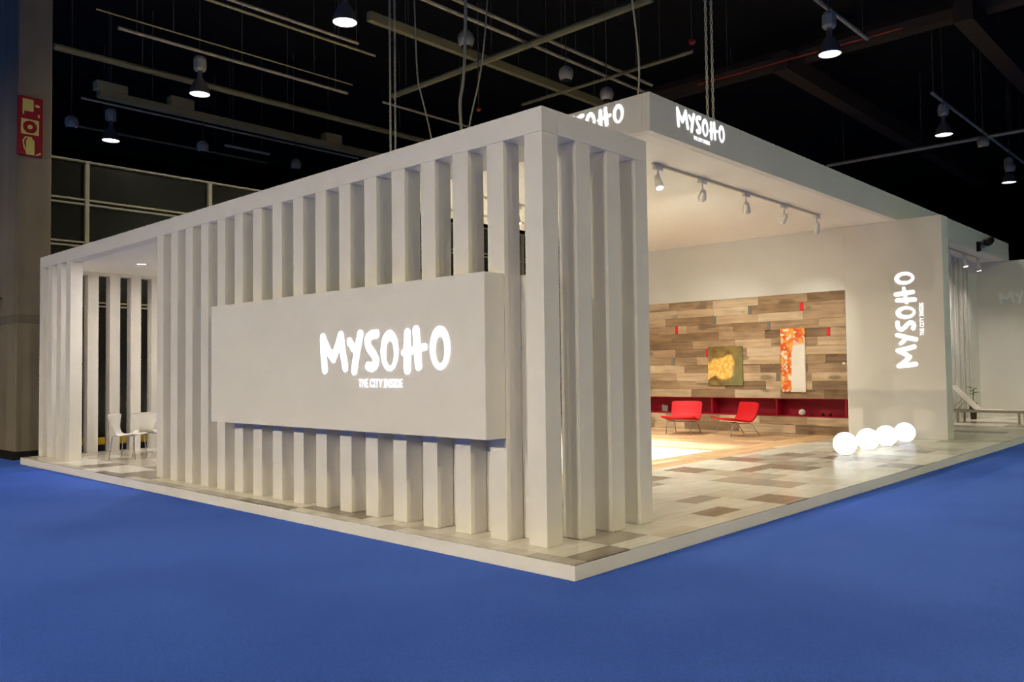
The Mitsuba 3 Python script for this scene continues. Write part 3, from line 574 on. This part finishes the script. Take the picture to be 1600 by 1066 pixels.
for x, tgt, lb, pw, cut in ((5.34, (4.3, 1.0, 0.2), 'lit track spotlight nearest the slatted screen, turned to the camera', 18, 38), (6.6, (12.8, 7.0, 1.7), 'second track spotlight from the slatted screen, turned away', 12, 38),
                   (8.05, (12.8, 5.0, 1.7), 'middle track spotlight of the five, turned away', 8, 38), (9.5, (12.85, 6.1, 2.1), 'fourth track spotlight from the slatted screen, turned away', 26, 21), (10.95, (12.85, 3.7, 2.35), 'track spotlight at the far end of the long track, turned away', 8, 26)):
    track_spot(x, 2.65, tgt, lb, 'track spotlights in the main room', pw, cutoff=cut)
track(4.4, 8.2, 6.0, 'light track under the canopy ceiling seen through the slats')
for x, tgt, lb in ((4.9, (5.0, 5.2, 0.13), 'lit track spotlight seen through the slats right beside the corner post'), (5.9, (6.1, 5.0, 0.13), 'track spotlight behind the slats, second on its track'), (6.9, (7.2, 4.8, 0.13), 'track spotlight behind the slats, third on its track'), (7.9, (8.8, 5.0, 0.13), 'track spotlight behind the slats, last on its track')):
    track_spot(x, 6.0, tgt, lb, 'track spotlights behind the slats', 31, cutoff=60)
track(4.4, 10.4, 7.2, 'added rear light track, unseen behind the slats, to brighten the room')
for x in (5.0, 6.7, 8.4, 10.1):  # added unseen row: its floor bounce brightens the canopy ceiling
    track_spot(x, 7.2, (x, 7.0, 0.13), 'added unseen spotlight on the rear track, brightening the room', 'added spotlights on the rear track', 44, cutoff=56)
track(15.2, 20.95, 2.2, 'light track under the roof over the far terrace')
for x, tgt, lb in ((17.9, (19.4, 2.55, 1.2), 'terrace spotlight just beside the end wall edge'), (19.4, (18.6, 1.0, 0.2), 'lit terrace spotlight in the middle of its track'), (20.75, (20.6, 1.6, 0.2), 'lit terrace spotlight at the far end of its track')):
    track_spot(x, 2.2, tgt, lb, 'track spotlights over the terrace', 20 if x < 18 else 4.5, cutoff=55, warm=np.array([1.0, 0.88, 0.76]))
# recessed downlights of the open bay
for x, y, seen in ((1.37, 11.08, 1), (1.37, 9.2, 0)):
    t = thing('downlight', 'recessed round downlight in the ceiling of the open bay' if seen else 'recessed round downlight behind the slatted front', 'downlight')
    zc = ZS + 0.001
    obj('trim_ring', lathe([(0.075, -0.006), (0.115, -0.006), (0.115, 0.0), (0.075, 0.0), (0.075, -0.006)], 24, (x, y, zc - 0.001)), M_HOUSING, t)
    a = np.linspace(0, 2 * np.pi, 20, endpoint=False); v = np.vstack([np.c_[0.073 * np.cos(a), 0.073 * np.sin(a), 0 * a], [[0, 0, -0.003]]]) + [x, y, zc - 0.003]
    obj('lens', tm(v, [[20, (i + 1) % 20, i] for i in range(20)]), M_PLASTIC, t, emit=np.array([1.0, 0.93, 0.86]) * 780)

# ------------------------------------------------------------------ glowing globes
for i, (x, y, k) in enumerate(((9.02, 1.46, 1.0), (10.08, 1.47, 1.02), (11.0, 1.47, 1.0), (12.02, 1.47, 0.74))):
    lb = ('glowing white ball lamp nearest the camera, leftmost of the row of four', 'glowing white ball lamp, second of the row of four on the floor', 'glowing white ball lamp, third of the row of four on the floor', 'dimmer bluish ball lamp at the right end of the row of four')[i]
    t = thing('ball_lamp', lb, 'lamp', 'ball lamps on the floor')
    r = 0.195; s = trimesh.creation.icosphere(4, r); s.vertices[:, 2] = np.maximum(s.vertices[:, 2], -0.90 * r); s.apply_translation((x, y, Z0 + 0.012 + 0.90 * r))
    obj('globe', s, M_GLOBE, t, smooth=50, emit=(np.array([0.93, 0.97, 1.0]) if i < 3 else np.array([0.86, 0.93, 1.1])) * k, weight=0.6)
    obj('base_ring', lathe([(0, 0), (0.085, 0), (0.085, 0.0115), (0, 0.0115)], 20, (x, y, Z0)), M_HOUSING, t)

# ------------------------------------------------------------------ chairs
def shell(prof, half, thick, curve, nv=14, edge=0.5):
    """A bent sheet: prof (d, z) points along its length, half widths, curvature (added along the normal at the sides)."""
    from scipy.interpolate import CubicSpline
    s = np.linspace(0, 1, len(prof)); u = np.linspace(0, 1, 40)
    P = CubicSpline(s, np.array(prof, float))(u); W = np.interp(u, s, half) if edge is None else CubicSpline(s, half)(u); C = np.interp(u, s, curve)
    r = np.minimum(1, np.minimum(u, 1 - u) / 0.055); W = W * (0.80 + 0.20 * np.sqrt(1 - (1 - r) ** 2))
    tg = np.gradient(P, axis=0); tg /= np.linalg.norm(tg, axis=1, keepdims=True); N = np.c_[-tg[:, 1], tg[:, 0]]
    v = np.linspace(-1, 1, nv); top, bot = [], []
    for i in range(len(u)):
        for q in v:
            off = C[i] * q * q; d, z = P[i] + N[i] * off
            top.append([d, q * W[i], z]); d2, z2 = P[i] + N[i] * (off - thick); bot.append([d2, q * W[i], z2])
    V = np.array(top + bot); n = len(u); F = []; o = n * nv
    for i in range(n - 1):
        for j in range(nv - 1):
            a, b, c_, e = i * nv + j, i * nv + j + 1, (i + 1) * nv + j + 1, (i + 1) * nv + j
            F += [[a, b, c_], [a, c_, e], [o + a, o + c_, o + b], [o + a, o + e, o + c_]]
    rim = [j for j in range(nv)] + [i * nv + nv - 1 for i in range(1, n)] + [(n - 1) * nv + j for j in range(nv - 2, -1, -1)] + [i * nv for i in range(n - 2, 0, -1)]
    for a, b in zip(rim, rim[1:] + rim[:1]): F += [[a, o + b, b], [a, o + a, o + b]]
    m = tm(V, F); m.fix_normals(); return m
def white_chair(x, y, facing, label):
    t = thing('shell_chair', label, 'chair', 'white shell chairs in the open bay'); L = (x, y, Z0 + 0.004)
    sh_ = shell([(0.25, 0.425), (0.12, 0.445), (-0.05, 0.43), (-0.16, 0.45), (-0.20, 0.56), (-0.218, 0.69), (-0.24, 0.80)], [0.20, 0.215, 0.20, 0.125, 0.125, 0.205, 0.245], 0.011, [0.0, 0.008, 0.02, 0.015, 0.025, 0.04, 0.03])
    obj('shell', place(sh_, facing, L), M_PLASTIC, t, smooth=45)
    for a, b in ((0.22, 0.23), (0.22, -0.23), (-0.24, 0.23), (-0.24, -0.23)):
        obj('leg', place(tube([(a, b, 0.0), (a * 0.82, b * 0.86, 0.40), (a * 0.55, b * 0.55, 0.412), (0.05 * np.sign(a), 0.04 * np.sign(b), 0.412)], 0.008, 8), facing, L), M_CHROME, t, smooth=40)
    obj('hub', place(lathe([(0, 0.404), (0.07, 0.404), (0.07, 0.421), (0, 0.421)], 14), facing, L), M_CHROME, t)
white_chair(1.15, 11.06, math.radians(-47), 'white shell chair seen from the side, left of the pair in the open bay')
white_chair(1.60, 11.40, math.radians(66), 'white shell chair seen from behind, right of the pair in the open bay')
t = thing('pedestal_table', 'white table on a splayed chrome pedestal half hidden behind the slats', 'table'); tx, ty = 1.78, 10.62
obj('top', lathe([(0, 0.70), (0.31, 0.70), (0.33, 0.71), (0.33, 0.72), (0, 0.725)], 28, (tx, ty, Z0)), M_PLASTIC, t, smooth=30)
obj('column', lathe([(0, 0.34), (0.025, 0.34), (0.025, 0.699), (0, 0.699)], 14, (tx, ty, Z0)), M_CHROME, t, smooth=40)
for a in (2.50, 2.50 + math.pi / 2, 2.5 + math.pi, 2.5 - math.pi / 2):
    obj('leg', tube([(tx + 0.02 * math.cos(a), ty + 0.02 * math.sin(a), Z0 + 0.36), (tx + 0.46 * math.cos(a), ty + 0.46 * math.sin(a), Z0 + 0.012)], 0.012, 8), M_CHROME, t, smooth=40)

def red_chair(x, y, facing, label):
    t = thing('lounge_chair', label, 'armchair', 'red lounge chairs before the wood wall'); L = (x, y, Z0 + 0.007)
    s_ = shell([(0.42, 0.375), (0.25, 0.345), (0.02, 0.315), (-0.14, 0.325), (-0.24, 0.42), (-0.31, 0.57), (-0.37, 0.715)], [0.375, 0.38, 0.365, 0.345, 0.345, 0.355, 0.355], 0.03, [-0.02, -0.01, 0.0, 0.02, 0.03, 0.025, 0.0])
    obj('shell', place(s_, facing, L), M_RED, t, smooth=45)
    for b in (0.27, -0.27):
        obj('leg', place(tube([(0.33, b * 1.08, 0.0), (0.27, b, 0.27), (0.20, b * 0.9, 0.295), (0.0, b * 0.7, 0.27)], 0.011, 8), facing, L), M_CHROME, t, smooth=40)
        obj('leg', place(tube([(-0.40, b * 1.08, 0.0), (-0.22, b, 0.25), (-0.15, b * 0.9, 0.275), (0.0, b * 0.7, 0.265)], 0.011, 8), facing, L), M_CHROME, t, smooth=40)
    obj('crossbar', place(tube([(0, -0.19, 0.268), (0, 0.19, 0.268)], 0.014, 8), facing, L), M_CHROME, t, smooth=40)
red_chair(11.45, 6.07, math.radians(194), 'red lounge chair on thin chrome legs facing the camera, left of the two')
red_chair(11.55, 4.80, math.radians(152), 'red lounge chair on thin chrome legs turned to the left, right of the two')
